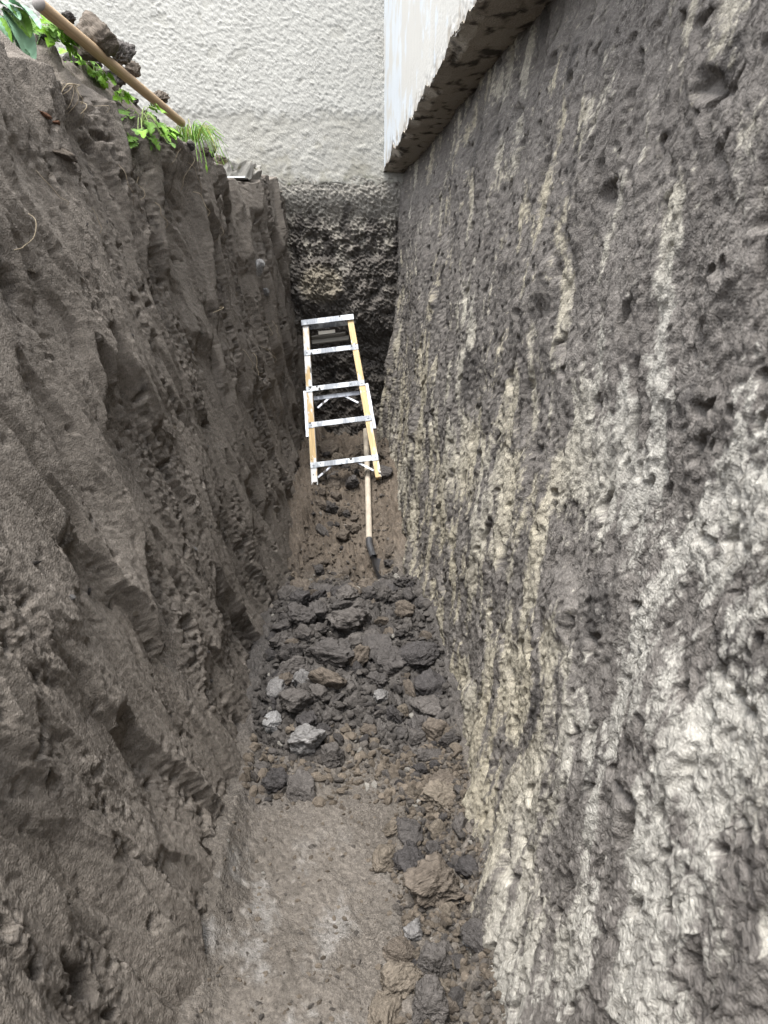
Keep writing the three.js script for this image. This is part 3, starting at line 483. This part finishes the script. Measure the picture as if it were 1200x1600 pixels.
// ------------------------------------------------------------------ wooden tool handle lying along the top of the bank
{
  const a = atY(58, 4, 2.645), b = atY(284, 192, 2.56), g = group('tool_handle', a, 'round wooden tool handle lying along the top of the weedy bank', 'handle');
  const e = b.clone().sub(a), n = e.clone().normalize();
  const prof = [[0.001, -0.004], [0.012, -0.002], [0.019, 0.004], [0.021, 0.014], [0.021, 0.4], [0.0205, 0.8], [0.0195, e.length()], [0.001, e.length() + 0.004]].map(p => new THREE.Vector2(...p));
  const lg = new THREE.LatheGeometry(prof, 20); const o = mesh('shaft', lg, handleMat, g); o.quaternion.setFromUnitVectors(new THREE.Vector3(0, 1, 0), n);
  const cap = new THREE.LatheGeometry([[0.0005, -0.0062], [0.0128, -0.0045], [0.0202, 0.0035], [0.0217, 0.012]].map(p => new THREE.Vector2(...p)), 20); const c = mesh('worn_end', cap, plain([0.2, 0.18, 0.17], 0.7), g); c.quaternion.copy(o.quaternion); c.userData.label = 'dirt darkened rounded end of the handle';
}
// ------------------------------------------------------------------ things on the bank
function bankHit(px, py) {                                             // where a line of sight meets the top of the bank
  let near = null, e0 = 9;
  for (let D = 1.3; D < 5.6; D += 0.02) {
    const q = atD(px, py, D); let a = leftPoint(D, 0.8);
    for (let t = 0.815; t < 1.6; t += 0.015) { const b = leftPoint(D, t), e = Math.hypot(b[0] - q.x, b[1] - q.y); if (e < e0) { e0 = e; near = new THREE.Vector3(b[0], b[1], -D); } if ((a[0] - q.x) * (b[0] - q.x) <= 0 && q.y < Math.max(a[1], b[1])) return q; a = b; }
  }
  return near;
}
{
  const r = rng(31);
  // lumps heaped behind the tool handle
  const heap = [[150, 60, 36, 'brown', 'big crumbling lump of brown soil behind the tool handle'], [190, 85, 24, 'grey', 'greyish lump of soil beside the biggest lump on the bank'], [205, 108, 14, 'brown', 'small brown lump at the low end of the heaped lumps'], [250, 152, 15, 'brown', 'lone brown lump resting on the tool handle far end'], [178, 118, 22, 'dark', 'dark lump under the tool handle'], [108, 28, 12, 'dark', 'small dark lump poking above the tool handle'], [322, 235, 20, 'dark', 'dark lump behind the grass tuft on the bank'], [345, 252, 14, 'brown', 'small brown lump at the end of the bank']];
  for (const [px, py, hp, m, label] of heap) {
    const p = atY(px, py, 2.68), s = hp * 0.75 * p.distanceTo(camera.position) / FPX;
    const o = mesh('soil_lump', bigClods[Math.floor(r() * 9)], clodMats[m]); o.position.copy(p); o.scale.setScalar(s); o.rotation.set(r(), r() * 6, r()); tag(o, label, 'soil lump');
  }
  for (let i = 0; i < 26; i++) {
    const f = i / 25, p = bankHit(mix(75, 335, f) + (r() - 0.5) * 22, mix(62, 238, f) - 8 + (r() - 0.5) * 26), s = 0.012 + 0.022 * r() * r(), m = ['dark', 'brown', 'grey', 'brown'][i % 4], o = mesh('soil_lump', bigClods[Math.floor(r() * 9)], clodMats[m]);
    o.position.copy(p); o.scale.setScalar(s); o.rotation.set(r() * 3, r() * 6, r() * 3); tag(o, `small ${m === 'dark' ? 'dark grey' : m} crumb of soil among the weeds along the bank top`, 'soil lump', 'small lumps among the weeds');
  }
  // brick and stone pieces stuck in the face of the bank
  for (const [px, py, hp, mt, name, label, f] of [[68, 178, 9, 'orange', 'brick_fragment', 'orange red brick fragment stuck in the weedy bank', [1.1, 0.7, 0.7]], [88, 191, 5, 'orange', 'brick_fragment', 'tiny orange brick chip beside the larger brick fragment', [1, 0.8, 0.8]], [98, 240, 13, 'brown', 'stone', 'long brown stone jutting from the weedy bank', [1.5, 0.6, 0.8]], [46, 422, 6, 'tan', 'stone', 'small tan pebble lodged in the spade cut bank', [1.2, 1, 0.7]], [402, 418, 12, 'white', 'mortar_lump', 'white mortar lump in the bank near the house', [0.8, 1.4, 0.8]], [414, 455, 9, 'pale', 'mortar_lump', 'greyish mortar lump below the white one near the house', [0.8, 1.3, 0.8]]]) {
    let best = null; for (let D = 1.2; D < 5.8; D += 0.01) { const p = atD(px, py, D); const t = (p.y + 0.12) / (leftTopY(D) + 0.12); if (t > 1.02) continue; const e = Math.abs(leftPoint(D, t)[0] - p.x); if (!best || e < best.e) best = { e, p }; }
    const s = hp * best.p.distanceTo(camera.position) / FPX, o = mesh(name, midClods[Math.floor(r() * 10)], clodMats[mt]); o.position.copy(best.p); o.scale.set(s * f[0], s * f[1], s * f[2]); o.rotation.set(0.2, 0.3, -0.5); tag(o, label, name.split('_').pop());
  }
  for (let i = 0; i < 34; i++) {
    const D = 1.3 + 3.2 * r(), t = 0.12 + 0.8 * r(), [x, y] = leftPoint(D, t), s = 0.006 + 0.012 * r() * r(), m = ['pale', 'tan', 'grey', 'dark', 'tan'][i % 5], o = mesh('pebble', midClods[i % 10], clodMats[m]);
    o.position.set(x + 0.002, y, -D); o.scale.set(s, s * 0.8, s); o.rotation.set(r() * 3, r() * 6, r() * 3); tag(o, `${{ pale: 'pale grey', tan: 'tan', grey: 'dull grey', dark: 'dark grey' }[m]} pebble set in the face of the weedy bank`, 'pebble', 'pebbles in the weedy bank');
  }
  // concrete ledge with a metal strip at the house end of the bank
  const p = atD(380, 280, 4.95), g = group('concrete_ledge', p, 'broken mossy concrete ledge with a thin metal edge by the house', 'ledge');
  const cg = new THREE.BoxGeometry(0.3, 0.1, 0.5, 26, 10, 40), cp = cg.attributes.position; const cc = new Float32Array(cp.count * 3);
  for (let i = 0; i < cp.count; i++) { const x = cp.getX(i), y = cp.getY(i), z = cp.getZ(i), k = 0.022 * n3(x * 14, y * 14, z * 14) + 0.01 * n3(x * 40, y * 40, z * 40); cp.setXYZ(i, x + k + 0.05 * n2(z * 7, 3), y + k - (y > 0 ? 0.03 * Math.abs(n2(x * 8, z * 8)) : 0), z + k); const ms = sst(0.15, 0.4, n3(x * 16 + 5, y * 10, z * 16)), c = mix3([0.42, 0.41, 0.38], [0.13, 0.12, 0.06], y > 0.02 ? ms : 0), f = 1 + 0.25 * n3(x * 60, y * 60, z * 60); cc.set(c.map(q => q * f), i * 3); }
  cg.setAttribute('color', new THREE.BufferAttribute(cc, 3)); cg.computeVertexNormals(); cg.translate(-0.07, 0.035, -0.1); mesh('concrete', cg, fineMat, g);
  mesh('metal_edge', new RoundedBoxGeometry(0.2, 0.007, 0.08, 2, 0.003).translate(-0.05, -0.02, 0.15), plain([0.5, 0.52, 0.53], 0.45, { metalness: 0.7 }), g);
}
// ------------------------------------------------------------------ plants
const leafMat = (r, g, b) => new THREE.MeshPhysicalMaterial({ vertexColors: true, color: new THREE.Color().setRGB(r, g, b), roughness: 0.6, specularIntensity: 0.4, transmission: 0.25, thickness: 0, side: THREE.DoubleSide });
const solidLeaf = (r, g, b) => new THREE.MeshPhysicalMaterial({ vertexColors: true, color: new THREE.Color().setRGB(r, g, b), roughness: 0.55, specularIntensity: 0.4, side: THREE.DoubleSide });
const green = leafMat(0.17, 0.34, 0.03), mid = leafMat(0.1, 0.2, 0.03), sage = solidLeaf(0.17, 0.29, 0.2), deep = solidLeaf(0.05, 0.11, 0.055), straw = plain([0.42, 0.33, 0.2], 0.8), stemM = plain([0.25, 0.32, 0.12], 0.7), grassM = leafMat(0.18, 0.34, 0.06);
function leaf(L, Wd, lobes, droop, fold, seed) {
  const nu = 10, nv = 22, P = [], C = [], I = [], r = rng(seed), ph = r() * 6;
  for (let j = 0; j <= nv; j++) for (let i = 0; i <= nu; i++) {
    const t = j / nv, s = i / nu * 2 - 1; let w = Wd * Math.pow(Math.sin(Math.PI * Math.pow(t, 0.75) * 0.985 + 0.02), 0.7); if (lobes) w *= 0.4 + 0.62 * Math.abs(Math.sin(t * lobes * Math.PI + 0.4)) + 0.1 * Math.sin(t * lobes * 9 + ph);
    const x = s * w, z = t * L, y = fold * Math.abs(s) * w - droop * t * t * L + 0.03 * Wd * Math.sin(t * 40 + Math.abs(s) * 5) + 0.06 * Wd * Math.sin(t * 9 + ph + s * 2); P.push(x, y, z); const k = 1 + 0.15 * n2(s * 4 + seed, t * 9) + (Math.abs(s) < 0.12 ? 0.2 : 0); C.push(k, k, k * 0.95);
  }
  for (let j = 0; j < nv; j++) for (let i = 0; i < nu; i++) { const a = j * (nu + 1) + i; I.push(a, a + nu + 1, a + 1, a + 1, a + nu + 1, a + nu + 2); }
  const g = new THREE.BufferGeometry(); g.setAttribute('position', new THREE.Float32BufferAttribute(P, 3)); g.setAttribute('color', new THREE.Float32BufferAttribute(C, 3)); g.setIndex(I); g.computeVertexNormals(); return g;
}
const lobed = [1, 2, 3, 4].map(i => leaf(1, 0.4, 4 + i % 2, 0.25 + 0.1 * i, 0.2, i)), oval = [5, 6, 7].map(i => leaf(1, 0.24, 0, 0.25, 0.35, i));
function aim(o, dir, roll) { o.quaternion.setFromUnitVectors(new THREE.Vector3(0, 0, 1), dir.clone().normalize()); o.rotateZ(roll); }
function tube(pts, rad, n = 10) { return new THREE.TubeGeometry(new THREE.CatmullRomCurve3(pts), n, rad, 5); }
function weed(px, py, y, n, size, spread, mats, label, seed, geos = lobed, hang = 0.3) {
  const p = bankHit(px, py), r = rng(seed), g = group('weed', p, label, 'weed'); 
  n = Math.round(n * 1.8); size *= 1.05; p.y += 0.02; p.x += 0.015; g.position.copy(p);
  for (let i = 0; i < n; i++) {
    const a = r() * 6.28, rr = spread * (0.3 + 0.7 * r()), tip = new THREE.Vector3(Math.cos(a) * rr * 0.7 + 0.4 * spread * r(), -hang * spread * (r() - 0.25) * 2, Math.sin(a) * rr);
    const L = size * (0.7 + 0.6 * r()), o = mesh('leaf', geos[Math.floor(r() * geos.length)], mats[Math.floor(r() * mats.length)], g); o.position.copy(tip); o.scale.setScalar(L); aim(o, new THREE.Vector3(tip.x * 0.6 + 0.3 * spread, -0.25 * spread * r(), tip.z + 0.5 * spread), (r() - 0.5) * 1.4 - 0.35);
    mesh('stem', tube([new THREE.Vector3(0, -0.03, 0), tip.clone().multiplyScalar(0.5).add(new THREE.Vector3(0, 0.02, 0)), tip], 0.0016, 8), stemM, g);
  }
  return g;
}
{
  // broad sage coloured leaves in the corner
  const p = bankHit(6, 40), g = group('broad_leaf_plant', p, 'plant with broad blue green leaves at the near end of the bank', 'plant'), r = rng(66);
  for (const [px, py, qx, qy, L, m, ro] of [[10, 12, 47, 70, 0.16, sage, -0.5], [14, 2, 46, 16, 0.13, sage, -0.4], [-8, 2, 14, 8, 0.11, sage, -0.2], [8, 30, 30, 60, 0.15, deep, -0.9], [-12, 20, 6, 42, 0.12, sage, -0.5], [4, 16, 40, 38, 0.11, green, -0.3], [-4, 30, 4, 50, 0.1, green, 0.2], [20, 10, 42, 34, 0.1, mid, -0.4]]) {
    const a = atD(px, py, -p.z - 0.16), b = atD(qx, qy, -a.z - 0.03), o = mesh('leaf', oval[Math.floor(r() * 3)], m, g); o.position.copy(a).sub(p); o.scale.setScalar(L * 1.15); aim(o, b.sub(a), ro);
  }
  mesh('stem', tube([new THREE.Vector3(-0.06, -0.1, 0), new THREE.Vector3(-0.02, 0, 0.01), new THREE.Vector3(0.01, 0.02, 0.02)], 0.004), stemM, g);
  weed(72, 52, 2.5, 12, 0.06, 0.08, [green, mid, mid], 'bright green lobed weed beside the rounded end of the tool handle', 501);
  weed(104, 46, 2.53, 3, 0.06, 0.035, [green], 'single rounded bright leaf weed overlapping the tool handle', 502, lobed, 0.1);
  weed(118, 92, 2.46, 11, 0.05, 0.075, [green, green, mid], 'leafy weed with pale trailing roots spilling over the bank', 503, lobed, 0.7);
  weed(145, 124, 2.45, 5, 0.05, 0.045, [green], 'small green weed with toothed leaves just under the tool handle', 504, lobed, 0.4);
  weed(184, 158, 2.47, 4, 0.045, 0.04, [green], 'upright toothed weed sprig standing apart on the bank', 505, lobed, -0.2);
  weed(215, 190, 2.44, 11, 0.055, 0.11, [green, mid, mid], 'spreading low weed with leaves hanging down the bank', 506, lobed, 0.7);
  weed(245, 208, 2.44, 6, 0.05, 0.07, [mid, green], 'narrow leaved weed next to the grass tuft', 507, oval, 0.4);
  // grass tuft
  const tp = bankHit(302, 222).add(new THREE.Vector3(0.02, 0.03, 0)), tg = group('grass_tuft', tp, 'tuft of thin pale green grass drooping over the bank end', 'grass tuft'), rt = rng(88), blades = [];
  for (let i = 0; i < 110; i++) { const a = rt() * 6.28, R0 = 0.06 * rt(), l = 0.05 + 0.13 * rt(), dx = Math.cos(a) * l * 0.6 + 0.04, dz = Math.sin(a) * l * 0.6, up = 0.03 + 0.05 * rt(), b0 = new THREE.Vector3(Math.cos(a) * R0, -0.01, Math.sin(a) * R0 * 1.3); const bl = tube([b0, b0.clone().add(new THREE.Vector3(dx * 0.4, up, dz * 0.4)), b0.clone().add(new THREE.Vector3(dx, up - l * (0.3 + 0.9 * rt()), dz))], 0.0009 + 0.0009 * rt(), 7); const k = 0.6 + 0.7 * rt(), yel = rt() < 0.2 ? 1.7 : 1; bl.setAttribute('color', new THREE.BufferAttribute(new Float32Array(bl.attributes.position.count * 3).map((_, q) => q % 3 ? k : k * yel), 3)); blades.push(bl); }
  tag(mesh('blades', mergeGeometries(blades), grassM, tg), null, null, null, 'stuff');
  for (const [dx, dy, dz] of [[0.03, -0.07, 0.05], [0.05, -0.12, 0.02], [0.07, -0.05, -0.02]]) { const o = mesh('leaf', oval[1], green, tg); o.position.set(dx, dy, dz); o.scale.setScalar(0.06); aim(o, new THREE.Vector3(0.3, -1, 0.4), -0.4); }
}
// roots hanging from the dug bank
{
  const r = rng(404), wall = scene.getObjectByName('trench_wall_left'), rootM = plain([0.22, 0.18, 0.13], 0.9), paleRoot = plain([0.36, 0.3, 0.21], 0.85);
  const starts = [[110, 88, 3], [112, 95, 3], [122, 90, 3], [95, 92, 2], [130, 130, 1], [280, 225, 2], [290, 240, 2], [410, 505, 2], [395, 560, 2], [400, 520, 2], [60, 250, 1], [170, 250, 1], [250, 330, 1], [375, 440, 1], [120, 300, 1], [30, 330, 1], [210, 280, 1], [330, 470, 1], [340, 350, 1], [300, 300, 1]];
  for (const [px, py, n] of starts) for (let k = 0; k < n; k++) {
    let best = null; const qx = px + (r() - 0.5) * 30, qy = py + (r() - 0.5) * 24; for (let D = 1.2; D < 5.8; D += 0.02) { const p = atD(qx, qy, D), t = (p.y + 0.12) / (leftTopY(D) + 0.12); if (t > 1.03) continue; const e = Math.abs(leftPoint(D, t)[0] - p.x); if (!best || e < best.e) best = { e, D, t }; }
    const pts = []; let D = best.D, t = best.t, a = r() * 6; for (let i = 0; i < 6; i++) { const [x, y] = leftPoint(D, Math.min(t, 1)); pts.push(new THREE.Vector3(x + (i && i < 5 ? 0.012 + 0.012 * r() : -0.01), y, -D)); a += (r() - 0.5) * 1.6; D += 0.028 * Math.cos(a); t -= 0.012 * (0.4 + r()); }
    mesh('root', tube(pts, 0.0007 + 0.0009 * r(), 16), r() < 0.5 ? rootM : paleRoot, wall);
  }
}
console.log('done');
renderer.render(scene, camera);
